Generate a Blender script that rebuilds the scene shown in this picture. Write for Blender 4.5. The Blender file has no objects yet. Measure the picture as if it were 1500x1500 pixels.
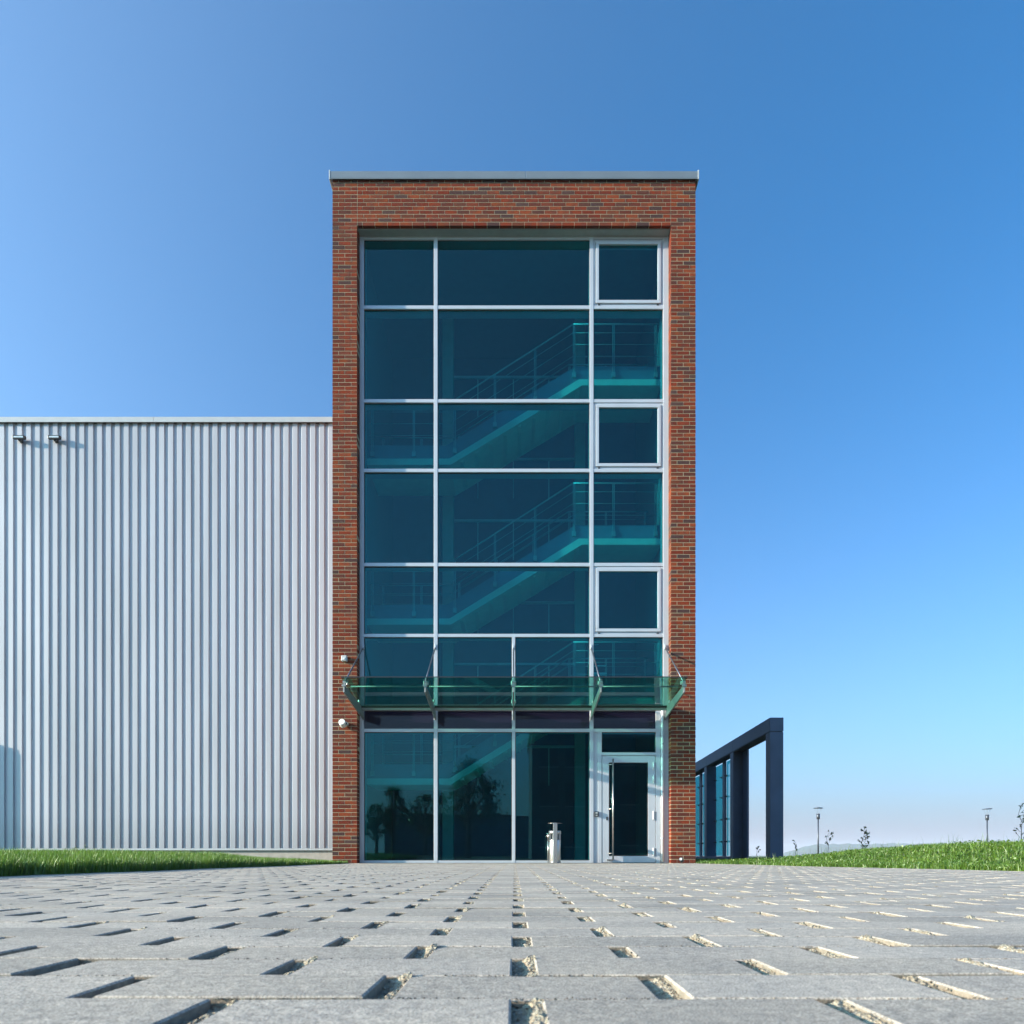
import bpy, math, random
import numpy as np
from mathutils import Vector, Matrix
random.seed(7); RNG = np.random.default_rng(7)
S = bpy.context.scene
COL = S.collection
R = math.radians

# ------------------------------------------------------------------ camera, sky, sun, exposure
F, CX, CY, H = 1110.0, 753.0, 1254.0, 0.145       # focal length and vanishing point in photo pixels, eye height
cd = bpy.data.cameras.new('camera'); cam = bpy.data.objects.new('camera', cd); COL.objects.link(cam)
cam.location = (0, 0, H); cam.rotation_euler = (R(90), 0, 0)
cd.sensor_width = 36; cd.lens = F/1500*36; cd.shift_x = -0.002; cd.shift_y = 0.336
cd.clip_start = 0.05; cd.clip_end = 16000
cd.dof.use_dof = True; cd.dof.focus_distance = 9.0; cd.dof.aperture_fstop = 13
S.camera = cam

SUN = Vector((1.0, 0.27, -0.285)).normalized()     # the way the light travels
EL = math.asin(-SUN.z); AZ = math.atan2(-SUN.x, -SUN.y) % (2*math.pi)
W = bpy.data.worlds.new('World'); S.world = W; W.use_nodes = True
nt = W.node_tree; bg = nt.nodes['Background']
sky = nt.nodes.new('ShaderNodeTexSky'); sky.sky_type = 'NISHITA'; sky.sun_disc = False
sky.sun_elevation = EL; sky.sun_rotation = AZ
sky.altitude = 0; sky.air_density = 1.0; sky.dust_density = 4.0; sky.ozone_density = 4.0
def wn(t, **kw):
    x = nt.nodes.new(t)
    for k, v in kw.items(): setattr(x, k, v)
    return x
def wmul(a, col):                                   # colour times socket
    x = wn('ShaderNodeMix', data_type='RGBA', blend_type='MULTIPLY'); x.inputs[0].default_value = 1.0
    nt.links.new(a, x.inputs[6]); x.inputs[7].default_value = (*col, 1); return x.outputs[2]
def wadd(a, b):
    x = wn('ShaderNodeVectorMath', operation='ADD'); nt.links.new(a, x.inputs[0]); nt.links.new(b, x.inputs[1]); return x.outputs[0]
# clear sky, plus the broad pale glow of hazy air on the sun's side and the milky veil towards the horizon, all the way round
tcw = wn('ShaderNodeTexCoord'); dn = wn('ShaderNodeVectorMath', operation='NORMALIZE'); nt.links.new(tcw.outputs['Generated'], dn.inputs[0])
dt = wn('ShaderNodeVectorMath', operation='DOT_PRODUCT'); dt.inputs[1].default_value = tuple(-SUN); nt.links.new(dn.outputs[0], dt.inputs[0])
g1 = wn('ShaderNodeMath', operation='MULTIPLY_ADD'); g1.inputs[1].default_value = .5; g1.inputs[2].default_value = .5; nt.links.new(dt.outputs['Value'], g1.inputs[0])
g2 = wn('ShaderNodeMath', operation='POWER'); g2.inputs[1].default_value = 4.0; nt.links.new(g1.outputs[0], g2.inputs[0])
sz = wn('ShaderNodeSeparateXYZ'); nt.links.new(dn.outputs[0], sz.inputs[0])
v1_ = wn('ShaderNodeMath', operation='SUBTRACT', use_clamp=True); v1_.inputs[0].default_value = 1.0; nt.links.new(sz.outputs['Z'], v1_.inputs[1])
v2_ = wn('ShaderNodeMath', operation='POWER'); v2_.inputs[1].default_value = 4.0; nt.links.new(v1_.outputs[0], v2_.inputs[0])
total = wadd(wadd(wmul(sky.outputs[0], (.158, .535, .700)), wmul(g2.outputs[0], (1.30, 1.36, 1.53))), wmul(v2_.outputs[0], (1.00, .82, 1.02)))
nt.links.new(total, bg.inputs[0]); bg.inputs[1].default_value = 0.15
sd = bpy.data.lights.new('sun', 'SUN'); so = bpy.data.objects.new('sun', sd); COL.objects.link(so)
so.location = (-20, -6, 12); so.rotation_euler = SUN.to_track_quat('-Z', 'Y').to_euler()
sd.energy = 3.6; sd.angle = R(0.5); sd.color = (1.0, 0.86, 0.69)
S.view_settings.view_transform = 'Standard'; S.view_settings.look = 'None'
S.view_settings.exposure = 1.6; S.view_settings.gamma = 1.0; S.view_settings.use_curve_mapping = False

def P(px, py, Y):
    return Vector(((px-CX)/F*Y, Y, H-(py-CY)/F*Y))
def PX(px, Y): return (px-CX)/F*Y
def PZ(py, Y): return H-(py-CY)/F*Y

# ------------------------------------------------------------------ materials
def mat(name):
    m = bpy.data.materials.new(name); m.use_nodes = True
    n = m.node_tree; n.nodes.clear()
    out = n.nodes.new('ShaderNodeOutputMaterial')
    return m, n, out
def N(n, t, **kw):
    x = n.nodes.new(t)
    for k, v in kw.items():
        if k in x.inputs: x.inputs[k].default_value = v
        else: setattr(x, k, v)
    return x
def ramp(n, stops, interp='LINEAR'):
    r = n.nodes.new('ShaderNodeValToRGB'); cr = r.color_ramp; cr.interpolation = interp
    while len(cr.elements) < len(stops): cr.elements.new(0.5)
    for e, (p, c) in zip(cr.elements, stops): e.position = p; e.color = (*c, 1)
    return r
def simple(name, c, rough=0.5, metal=0.0, var=0.08, scale=6.0, bump=0.0, bscale=60.0, spec=0.5, stretch=None):
    m, n, out = mat(name)
    p = N(n, 'ShaderNodeBsdfPrincipled', Roughness=rough, Metallic=metal); p.inputs['Specular IOR Level'].default_value = spec
    tc = N(n, 'ShaderNodeNewGeometry')
    src = tc.outputs['Position']
    if stretch:
        mp = N(n, 'ShaderNodeMapping'); mp.inputs['Scale'].default_value = stretch
        n.links.new(src, mp.inputs[0]); src = mp.outputs[0]
    nz = N(n, 'ShaderNodeTexNoise', Scale=scale, Detail=6.0); n.links.new(src, nz.inputs['Vector'])
    rp = ramp(n, [(0.3, tuple(v*(1-var) for v in c)), (0.7, tuple(min(1, v*(1+var)) for v in c))])
    n.links.new(nz.outputs[0], rp.inputs[0]); n.links.new(rp.outputs[0], p.inputs['Base Color'])
    rr = N(n, 'ShaderNodeMapRange'); rr.inputs[3].default_value = rough*0.85; rr.inputs[4].default_value = min(1, rough*1.15)
    n.links.new(nz.outputs[0], rr.inputs[0]); n.links.new(rr.outputs[0], p.inputs['Roughness'])
    if bump:
        b = N(n, 'ShaderNodeBump', Strength=bump, Distance=0.002); nb = N(n, 'ShaderNodeTexNoise', Scale=bscale, Detail=4.0)
        n.links.new(src, nb.inputs['Vector']); n.links.new(nb.outputs[0], b.inputs['Height']); n.links.new(b.outputs[0], p.inputs['Normal'])
    n.links.new(p.outputs[0], out.inputs[0]); return m

def brick_mat(name, island):
    m, n, out = mat(name)
    p = N(n, 'ShaderNodeBsdfPrincipled', Roughness=0.85); p.inputs['Specular IOR Level'].default_value = 0.12
    g = N(n, 'ShaderNodeNewGeometry')
    rnd = g.outputs['Random Per Island'] if island else N(n, 'ShaderNodeObjectInfo').outputs['Random']
    rp = ramp(n, [(0.0, (.30, .060, .030)), (.16, (.235, .045, .026)), (.30, (.34, .085, .040)), (.44, (.185, .048, .034)), (.56, (.26, .068, .042)),
                  (.68, (.205, .070, .046)), (.78, (.150, .055, .046)), (.86, (.100, .062, .070)), (.91, (.30, .080, .035)), (.97, (.125, .078, .082))], 'CONSTANT')
    n.links.new(rnd, rp.inputs[0])
    # smoky firing patches inside a brick
    nz = N(n, 'ShaderNodeTexNoise', Scale=9.0, Detail=3.0); n.links.new(g.outputs['Position'], nz.inputs['Vector'])
    r2 = ramp(n, [(0.42, (0, 0, 0)), (0.66, (1, 1, 1))]); n.links.new(nz.outputs[0], r2.inputs[0])
    mx = N(n, 'ShaderNodeMix', data_type='RGBA'); mx.inputs[7].default_value = (.115, .060, .062, 1)
    ml = N(n, 'ShaderNodeMath', operation='MULTIPLY'); ml.inputs[1].default_value = 0.55
    n.links.new(r2.outputs[0], ml.inputs[0]); n.links.new(ml.outputs[0], mx.inputs[0]); n.links.new(rp.outputs[0], mx.inputs[6])
    nf = N(n, 'ShaderNodeTexNoise', Scale=150.0, Detail=4.0); n.links.new(g.outputs['Position'], nf.inputs['Vector'])
    r3 = ramp(n, [(0.3, (.48, .40, .33)), (0.7, (.87, .75, .63))]); n.links.new(nf.outputs[0], r3.inputs[0])
    m2 = N(n, 'ShaderNodeMix', data_type='RGBA', blend_type='MULTIPLY'); m2.inputs[0].default_value = 1
    n.links.new(mx.outputs[2], m2.inputs[6]); n.links.new(r3.outputs[0], m2.inputs[7]); n.links.new(m2.outputs[2], p.inputs['Base Color'])
    b = N(n, 'ShaderNodeBump', Strength=0.6, Distance=0.003); n.links.new(nf.outputs[0], b.inputs['Height']); n.links.new(b.outputs[0], p.inputs['Normal'])
    n.links.new(p.outputs[0], out.inputs[0]); return m

def paver_mat(name, island):
    m, n, out = mat(name)
    p = N(n, 'ShaderNodeBsdfPrincipled', Roughness=0.85); p.inputs['Specular IOR Level'].default_value = 0.3
    g = N(n, 'ShaderNodeNewGeometry')
    rnd = g.outputs['Random Per Island'] if island else N(n, 'ShaderNodeObjectInfo').outputs['Random']
    rp = ramp(n, [(0, (.365, .320, .278)), (0.5, (.422, .368, .322)), (1, (.475, .415, .362))]); n.links.new(rnd, rp.inputs[0])
    n1 = N(n, 'ShaderNodeTexNoise', Scale=420.0, Detail=3.0); n.links.new(g.outputs['Position'], n1.inputs['Vector'])
    n2 = N(n, 'ShaderNodeTexNoise', Scale=3.0, Detail=5.0); n.links.new(g.outputs['Position'], n2.inputs['Vector'])
    n3 = N(n, 'ShaderNodeTexNoise', Scale=60.0, Detail=5.0); n.links.new(g.outputs['Position'], n3.inputs['Vector'])
    cur = rp.outputs[0]
    for nn, lo, hi, a, bb in ((n1, .35, .68, (.55,)*3, (1.5,)*3), (n2, .3, .7, (.80, .81, .82), (1.16, 1.13, 1.07)), (n3, .35, .7, (.82,)*3, (1.16, 1.15, 1.12))):
        r = ramp(n, [(lo, a), (hi, bb)]); n.links.new(nn.outputs[0], r.inputs[0])
        k = N(n, 'ShaderNodeMix', data_type='RGBA', blend_type='MULTIPLY'); k.inputs[0].default_value = 1
        n.links.new(cur, k.inputs[6]); n.links.new(r.outputs[0], k.inputs[7]); cur = k.outputs[2]
    n.links.new(cur, p.inputs['Base Color'])
    ad = N(n, 'ShaderNodeMath', operation='MULTIPLY_ADD'); ad.inputs[1].default_value = 0.6
    n.links.new(n1.outputs[0], ad.inputs[0]); n.links.new(n3.outputs[0], ad.inputs[2])
    b = N(n, 'ShaderNodeBump', Strength=0.7, Distance=0.0012); n.links.new(ad.outputs[0], b.inputs['Height']); n.links.new(b.outputs[0], p.inputs['Normal'])
    n.links.new(p.outputs[0], out.inputs[0]); return m

def grit_mat():
    m, n, out = mat('joint_grit')
    p = N(n, 'ShaderNodeBsdfPrincipled', Roughness=0.95); p.inputs['Specular IOR Level'].default_value = 0.2
    g = N(n, 'ShaderNodeNewGeometry')
    v = N(n, 'ShaderNodeTexVoronoi', Scale=260.0); n.links.new(g.outputs['Position'], v.inputs['Vector'])
    rp = ramp(n, [(0, (.38, .32, .23)), (.35, (.30, .24, .165)), (.6, (.43, .38, .29)), (.8, (.17, .13, .09)), (1, (.48, .44, .36))])
    sp = N(n, 'ShaderNodeSeparateColor'); n.links.new(v.outputs['Color'], sp.inputs[0]); n.links.new(sp.outputs[0], rp.inputs[0])
    n.links.new(rp.outputs[0], p.inputs['Base Color'])
    b = N(n, 'ShaderNodeBump', Strength=0.9, Distance=0.003); n.links.new(v.outputs['Distance'], b.inputs['Height']); n.links.new(b.outputs[0], p.inputs['Normal'])
    n.links.new(p.outputs[0], out.inputs[0]); return m

def glass_mat(name, tint, refl=1.5, extra=0.0, wave=0.25, wscale=1.2, rcol=(1, 1, 1)):
    m, n, out = mat(name)
    tr = N(n, 'ShaderNodeBsdfTransparent'); tr.inputs[0].default_value = (*tint, 1)
    gl = N(n, 'ShaderNodeBsdfGlossy', Roughness=0.0); gl.inputs[0].default_value = (*rcol, 1)
    fr = N(n, 'ShaderNodeFresnel', IOR=refl); ad = N(n, 'ShaderNodeMath', operation='ADD'); ad.inputs[1].default_value = extra
    g = N(n, 'ShaderNodeNewGeometry'); nz = N(n, 'ShaderNodeTexNoise', Scale=wscale, Detail=1.0)
    n.links.new(g.outputs['Position'], nz.inputs['Vector'])
    b = N(n, 'ShaderNodeBump', Strength=wave, Distance=0.01); n.links.new(nz.outputs[0], b.inputs['Height']); n.links.new(b.outputs[0], gl.inputs['Normal'])
    mx = N(n, 'ShaderNodeMixShader'); n.links.new(fr.outputs[0], ad.inputs[0])
    fb = N(n, 'ShaderNodeMath', operation='SUBTRACT'); fb.inputs[0].default_value = 1.0; n.links.new(g.outputs['Backfacing'], fb.inputs[1])
    fm = N(n, 'ShaderNodeMath', operation='MULTIPLY'); n.links.new(ad.outputs[0], fm.inputs[0]); n.links.new(fb.outputs[0], fm.inputs[1]); n.links.new(fm.outputs[0], mx.inputs[0])
    n.links.new(tr.outputs[0], mx.inputs[1]); n.links.new(gl.outputs[0], mx.inputs[2]); n.links.new(mx.outputs[0], out.inputs[0]); return m

def leaf_mat(name, stops, trans=0.35, island=True):
    m, n, out = mat(name)
    g = N(n, 'ShaderNodeNewGeometry'); rp = ramp(n, stops)
    nz = N(n, 'ShaderNodeTexNoise', Scale=1.3, Detail=2.0); n.links.new(g.outputs['Position'], nz.inputs['Vector'])
    mm = N(n, 'ShaderNodeMath', operation='MULTIPLY_ADD'); mm.inputs[1].default_value = 0.6
    ms = N(n, 'ShaderNodeMath', operation='MULTIPLY_ADD'); ms.inputs[1].default_value = 0.8; ms.inputs[2].default_value = -0.2
    n.links.new(nz.outputs[0], ms.inputs[0]); n.links.new(g.outputs['Random Per Island'], mm.inputs[0]); n.links.new(ms.outputs[0], mm.inputs[2])
    n.links.new(mm.outputs[0], rp.inputs[0])
    d = N(n, 'ShaderNodeBsdfDiffuse'); t = N(n, 'ShaderNodeBsdfTranslucent'); gl = N(n, 'ShaderNodeBsdfGlossy', Roughness=0.45); gl.inputs[0].default_value = (.9, 1, .8, 1)
    n.links.new(rp.outputs[0], d.inputs[0]); n.links.new(rp.outputs[0], t.inputs[0])
    a = N(n, 'ShaderNodeMixShader'); a.inputs[0].default_value = trans; n.links.new(d.outputs[0], a.inputs[1]); n.links.new(t.outputs[0], a.inputs[2])
    c = N(n, 'ShaderNodeMixShader'); c.inputs[0].default_value = 0.06; n.links.new(a.outputs[0], c.inputs[1]); n.links.new(gl.outputs[0], c.inputs[2])
    n.links.new(c.outputs[0], out.inputs[0]); return m

M = dict(
 brick=brick_mat('clinker_brick', False), brick_stuff=brick_mat('clinker_brick_field', True),
 mortar=simple('mortar', (.36, .30, .19), .95, var=.12, scale=20, bump=.5, bscale=300),
 frame=simple('light_metal_frame', (.50, .53, .57), .38, metal=.25, var=.03, scale=3),
 inner=simple('inner_frame_paint', (.34, .38, .40), .5),
 coping=simple('coping_metal', (.22, .25, .27), .4, metal=.4, var=.05, scale=2),
 soffit=simple('soffit_metal', (.26, .27, .26), .5),
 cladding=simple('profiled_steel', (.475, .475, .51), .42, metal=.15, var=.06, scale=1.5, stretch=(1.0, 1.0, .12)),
 trim=simple('hall_trim', (.44, .46, .47), .45, metal=.1, var=.04),
 concrete=simple('plinth_concrete', (.40, .37, .33), .9, var=.14, scale=7, bump=.6, bscale=120),
 slab=simple('stair_concrete', (.84, .78, .68), .8, var=.06),
 cheek=simple('stair_cheek_paint', (.12, .22, .30), .6),
 rail=simple('railing_steel', (.42, .46, .46), .4, metal=.5),
 column=simple('column_concrete', (.42, .46, .42), .85),
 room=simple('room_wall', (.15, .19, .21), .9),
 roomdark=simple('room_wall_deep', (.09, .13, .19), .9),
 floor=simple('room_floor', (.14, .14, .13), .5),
 rod=simple('canopy_steel', (.42, .44, .43), .35, metal=.6),
 darkrod=simple('tie_rod_steel', (.16, .17, .20), .35, metal=.7),
 canopyframe=simple('canopy_beam', (.24, .26, .26), .45, metal=.2),
 glass=glass_mat('teal_solar_glass', (.29, .72, .75), 1.5, .03, .03, .8, (.26, .90, 1.0)),
 cglass=glass_mat('green_canopy_glass', (.40, .72, .63), 1.45, .02, .02),
 fglass=glass_mat('teal_screen_glass', (.25, .62, .68), 1.45, .02, .02),
 spandrel=simple('spandrel_glass', (.010, .008, .022), .05, var=.02, spec=.35),
 white=simple('white_plastic', (.78, .78, .77), .4),
 grey=simple('grey_plastic', (.50, .52, .52), .5),
 black=simple('black_plastic', (.025, .03, .035), .4),
 lens=simple('lamp_glass', (.55, .65, .70), .12, spec=.8),
 steel=simple('brushed_steel', (.50, .48, .46), .28, metal=.85, var=.05, scale=40, stretch=(1, 1, .05)),
 gasket=simple('black_gasket', (.02, .02, .02), .7),
 navy=simple('navy_panel', (.082, .118, .180), .55, var=.12, scale=2.5, bump=.2, bscale=50),
 paver=paver_mat('paver_concrete', False), paver_stuff=paver_mat('paver_concrete_field', True),
 grit=grit_mat(), jsand=simple('joint_soil', (.17, .13, .09), .95, var=.4, scale=60, bump=.8, bscale=400), pside_shade=simple('paver_side_shade', (.23, .195, .15), .95, var=.25, scale=90, bump=.8, bscale=300),  # last one: paver sides coloured darker to deepen the shade in the slots
 soil=simple('soil_turf', (.045, .055, .018), .95, var=.4, scale=8, bump=.8, bscale=60),
 field=simple('far_field', (.09, .12, .035), .95, var=.35, scale=.05),
 grass=leaf_mat('grass_blade', [(0, (.030, .078, .006)), (.40, (.080, .165, .011)), (.70, (.135, .240, .018)), (.92, (.20, .28, .035)), (1, (.31, .29, .12))], .45),
 leaf=leaf_mat('tree_leaf', [(0, (.02, .045, .012)), (.6, (.05, .085, .02)), (1, (.10, .12, .03))], .3),
 sleaf=leaf_mat('sapling_leaf', [(0, (.07, .09, .03)), (.6, (.14, .15, .05)), (1, (.22, .18, .07))], .3),
 bark=simple('bark', (.10, .08, .06), .95, var=.3, scale=30),
 wood=simple('hill_forest', (.035, .055, .03), 1.0, var=.35, scale=.15),
 dark=simple('dark_facade', (.07, .075, .085), .6),
 lampm=simple('lamp_metal', (.10, .11, .13), .4, metal=.5),
)

# ------------------------------------------------------------------ building helpers
WL = {}
def link(o, parent=None, world=(0, 0, 0)):
    COL.objects.link(o); w = Vector(world); WL[o.name] = w
    if parent is not None: o.parent = parent; o.location = w-WL[parent.name]
    else: o.location = w
    return o
def tag(o, label=None, cat=None, group=None, kind=None):
    if label: o['label'] = label
    if cat: o['category'] = cat
    if group: o['group'] = group
    if kind: o['kind'] = kind
    return o
def thing(name, loc, label, cat, group=None):
    o = bpy.data.objects.new(name, None); o.empty_display_size = .2; link(o, None, loc); return tag(o, label, cat, group)
def put(name, me, m, parent=None, world=(0, 0, 0)):
    o = bpy.data.objects.new(name, me)
    if m is not None and not me.materials: me.materials.append(m)
    return link(o, parent, world)
class MB:
    def __init__(s): s.v = []; s.f = []
    def box(s, x0, x1, y0, y1, z0, z1):
        b = len(s.v)
        s.v += [(x0,y0,z0),(x1,y0,z0),(x1,y1,z0),(x0,y1,z0),(x0,y0,z1),(x1,y0,z1),(x1,y1,z1),(x0,y1,z1)]
        s.f += [tuple(b+i for i in q) for q in ((0,3,2,1),(4,5,6,7),(0,1,5,4),(1,2,6,5),(2,3,7,6),(3,0,4,7))]; return s
    def tube(s, p0, p1, r0, r1=None, n=10, cap=True):
        r1 = r0 if r1 is None else r1
        p0, p1 = Vector(p0), Vector(p1); d = (p1-p0).normalized()
        a = d.orthogonal().normalized(); c = d.cross(a); b = len(s.v)
        for p, r in ((p0, r0), (p1, r1)):
            for k in range(n):
                t = 2*math.pi*k/n; s.v.append(tuple(p+a*(math.cos(t)*r)+c*(math.sin(t)*r)))
        for k in range(n):
            k2 = (k+1) % n; s.f.append((b+k, b+k2, b+n+k2, b+n+k))
        if cap: s.f.append(tuple(b+k for k in range(n-1, -1, -1))); s.f.append(tuple(b+n+k for k in range(n)))
        return s
    def prism(s, pts, y0, y1):            # polygon in x,z (counter-clockwise seen from the front) extruded along y
        b = len(s.v); n = len(pts)
        s.v += [(x, y0, z) for x, z in pts]+[(x, y1, z) for x, z in pts]
        s.f.append(tuple(b+i for i in range(n))); s.f.append(tuple(b+n+i for i in range(n-1, -1, -1)))
        for i in range(n):
            j = (i+1) % n; s.f.append((b+j, b+i, b+n+i, b+n+j))
        return s
    def hexa(s, q):                      # eight corners, same order as box
        b = len(s.v); s.v += [tuple(p) for p in q]
        s.f += [tuple(b+i for i in k) for k in ((0,3,2,1),(4,5,6,7),(0,1,5,4),(1,2,6,5),(2,3,7,6),(3,0,4,7))]; return s
    def lathe(s, c, prof, n=24):
        b = len(s.v)
        for r, z in prof:
            for k in range(n):
                t = 2*math.pi*k/n; s.v.append((c[0]+r*math.cos(t), c[1]+r*math.sin(t), c[2]+z))
        for i in range(len(prof)-1):
            for k in range(n):
                k2 = (k+1) % n; s.f.append((b+i*n+k, b+i*n+k2, b+(i+1)*n+k2, b+(i+1)*n+k))
        s.f.append(tuple(b+k for k in range(n-1, -1, -1))); s.f.append(tuple(b+(len(prof)-1)*n+k for k in range(n)))
        return s
    def mesh(s, name, smooth=False):
        me = bpy.data.meshes.new(name); me.from_pydata(s.v, [], s.f); me.update()
        if smooth: me.polygons.foreach_set('use_smooth', [len(f) == 4 for f in s.f])
        return me
    def build(s, name, m, parent=None, smooth=False, bevel=0.0, world=None):
        # world: object origin; vertices are given in world coordinates
        if world is None: world = WL[parent.name] if parent is not None else (0, 0, 0)
        w = Vector(world); s.v = [(x-w.x, y-w.y, z-w.z) for x, y, z in s.v]
        o = put(name, s.mesh(name, smooth), m, parent, world)
        if bevel:
            b = o.modifiers.new('bevel', 'BEVEL'); b.width = bevel; b.segments = 2; b.limit_method = 'ANGLE'; b.angle_limit = R(40)
        return o
def npmesh(name, v, f, k):
    me = bpy.data.meshes.new(name); nv, nf = len(v), len(f)
    me.vertices.add(nv); me.vertices.foreach_set('co', np.asarray(v, dtype=np.float32).ravel())
    me.loops.add(nf*k); me.loops.foreach_set('vertex_index', np.asarray(f, dtype=np.int32).ravel())
    me.polygons.add(nf); me.polygons.foreach_set('loop_start', np.arange(0, nf*k, k, dtype=np.int32))
    me.update(calc_edges=True); return me
def sstep(t): t = np.clip(t, 0, 1); return t*t*(3-2*t)

# ------------------------------------------------------------------ ground, banks
D = 15.25; YF = D+0.25
HY = 17.0                                            # front plane of the white hall
def edge_l(y): return -3.62+0.30*sstep((np.asarray(y, float)-6)/8)+0.05*np.sin(np.asarray(y)*1.9)
def edge_r(y): return 5.25-1.25*sstep((np.asarray(y, float)-4)/9)-0.33*sstep((np.asarray(y, float)-12.0)/3.0)+0.04*np.sin(np.asarray(y)*1.6)
def terrain(x, y):
    x = np.asarray(x, float); y = np.asarray(y, float)
    l = sstep((edge_l(y)-x)/1.0)*0.085*(1-0.75*sstep((y-10)/4.5)*(1-sstep((-5.5-x)/3)))
    r = sstep((x-edge_r(y))/2.4)*(0.265*(1-sstep((y-10.5)/7.0)*(1-0.55*sstep((x-9)/6)))+0.02)
    far = 1-sstep((np.abs(y-10)-22)/15)*0.9
    lump = 0.018*np.sin(x*2.1+1.3*np.sin(y*1.3))*np.sin(y*1.7+x*.4)*sstep(np.maximum(edge_l(y)-x, x-edge_r(y))/1.2)
    return (l+r+lump)*far
g = MB(); B = 4100; g.v = [(-B, -B, -.12), (B, -B, -.12), (B, B, -.12), (-B, B, -.12)]; g.f = [(0, 1, 2, 3)]
tag(g.build('ground', M['field']), kind='structure')
def bank(name, xs_off, ys, edge, sgn):
    v = []; f = []; n = len(xs_off)
    for y in ys:
        e = float(edge(y))
        for k, o in enumerate(xs_off):
            x = e+sgn*o; z = float(terrain(x, y)) if o > 0 else -0.03
            v.append((x, y, z if o > 0 else -0.10))
    for i in range(len(ys)-1):
        for k in range(n-1):
            a = i*n+k; q = (a, a+1, a+n+1, a+n); f.append(q if sgn > 0 else q[::-1])
    me = bpy.data.meshes.new(name); me.from_pydata(v, [], f); me.update(); return tag(put(name, me, M['soil']), kind='structure')
offs = [0, .02]+list(np.linspace(.15, 4, 22))+list(np.linspace(5, 40, 16))
ys = list(np.linspace(-20, 40, 180))+list(np.linspace(42, 120, 12))
bank('grass_bank', offs, ys, edge_l, -1); bank('grass_bank', offs, ys, edge_r, 1)

def blades(name, xy, hgt, wid, label, lean=.5):
    n = len(xy); x = xy[:, 0]; y = xy[:, 1]; z = terrain(x, y)-.005
    a = RNG.uniform(0, 2*np.pi, n); h = hgt*RNG.uniform(.55, 1.25, n); w = wid*RNG.uniform(.6, 1.3, n)
    l = h*lean*RNG.uniform(.1, 1.2, n); b = RNG.uniform(0, 2*np.pi, n)
    ca, sa = np.cos(a)*w/2, np.sin(a)*w/2; lx, ly = np.cos(b)*l, np.sin(b)*l
    v = np.stack([np.stack([x-ca, y-sa, z], 1), np.stack([x+ca, y+sa, z], 1),
                  np.stack([x+ca*.7+lx*.35, y+sa*.7+ly*.35, z+h*.6], 1), np.stack([x-ca*.7+lx*.35, y-sa*.7+ly*.35, z+h*.6], 1),
                  np.stack([x+lx, y+ly, z+h*np.sqrt(np.clip(1-lean*lean*.3, .2, 1))], 1)], 1).reshape(-1, 3)
    i = np.arange(n)[:, None]*5
    f = np.concatenate([i+np.array([[0, 1, 2]]), i+np.array([[0, 2, 3]]), i+np.array([[3, 2, 4]])], 0)
    o = put(name, npmesh(name, v, f, 3), M['grass']); return tag(o, label, 'grass', kind='stuff')
def scatter(n, y0, y1, wmax, edge, sgn, power=2.0):
    y = RNG.uniform(y0, y1, n); t = RNG.uniform(0, 1, n)**power
    x = edge(y)+sgn*(t*wmax-0.03*RNG.uniform(0, 1, n)); return np.stack([x, y], 1)
def patchy(xy, lo=.55):
    return lo+(1-lo)*(.5+.5*np.sin(xy[:, 0]*3.3+np.sin(xy[:, 1]*2.1)*2)*np.sin(xy[:, 1]*2.7+xy[:, 0]))
pl = scatter(95000, 3.2, 15.2, 2.2, edge_l, -1, 1.7)
p2 = np.stack([RNG.uniform(-13.5, -3.9, 42000), RNG.uniform(8, 16.8, 42000)], 1)
pl = np.concatenate([pl, p2])
near = sstep((pl[:, 1]-9)/5.5)*sstep((pl[:, 0]+6.5)/3)
hl = 0.15*patchy(pl, .75)*(1-.55*near)
blades('lawn_grass', pl, hl, .006, 'lush green grass on the strip in front of the white corrugated wall')
pr = scatter(115000, 4.5, 19, 4.2, edge_r, 1, 1.6)
p2 = np.stack([RNG.uniform(5, 22, 42000), RNG.uniform(9, 26, 42000)], 1); pr = np.concatenate([pr, p2])
pr = pr[(pr[:, 1] < 15.1) | (pr[:, 0] > 3.75)]
hr = 0.085*patchy(pr, .6)*(1-.3*sstep((pr[:, 1]-12)/3)*sstep((7-pr[:, 0])/2))
blades('lawn_grass', pr, hr, .0068, 'mixed green grass and clover on the low bank right of the tower', .7)
def cover(name, xy, size, label):
    n = len(xy); z = terrain(xy[:, 0], xy[:, 1])+RNG.uniform(.01, .07, n); pts = np.stack([xy[:, 0], xy[:, 1], z], 1)
    a = RNG.normal(size=(n, 3)); a[:, 2] *= .4; a /= np.linalg.norm(a, axis=1)[:, None]; b = RNG.normal(size=(n, 3)); b[:, 2] *= .5; b -= (b*a).sum(1)[:, None]*a; b /= np.linalg.norm(b, axis=1)[:, None]
    s_ = size*RNG.uniform(.5, 1.4, n)[:, None]; v = np.stack([pts-a*s_, pts+b*s_*.6, pts+a*s_, pts-b*s_*.6], 1).reshape(-1, 3)
    return tag(put(name, npmesh(name, v, np.arange(n*4).reshape(-1, 4), 4), M['grass']), label, 'weeds', kind='stuff')
pc = scatter(26000, 4.5, 18, 3.6, edge_r, 1, 1.1); pc = pc[np.sin(pc[:, 0]*4.1+np.sin(pc[:, 1]*3)*1.5)*np.sin(pc[:, 1]*3.7+1) > -.25]
pc = pc[(pc[:, 1] < 15.1) | (pc[:, 0] > 3.75)]
cover('ground_cover', pc, .016, 'low clover and dandelion leaves mixed into the right hand bank')
# tall stray blades
ps = scatter(500, 6, 15, 3.2, edge_r, 1, .8)
blades('stray_grass', ps, .19, .005, 'tall stray grass stems rising above the right hand bank', .3)

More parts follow.
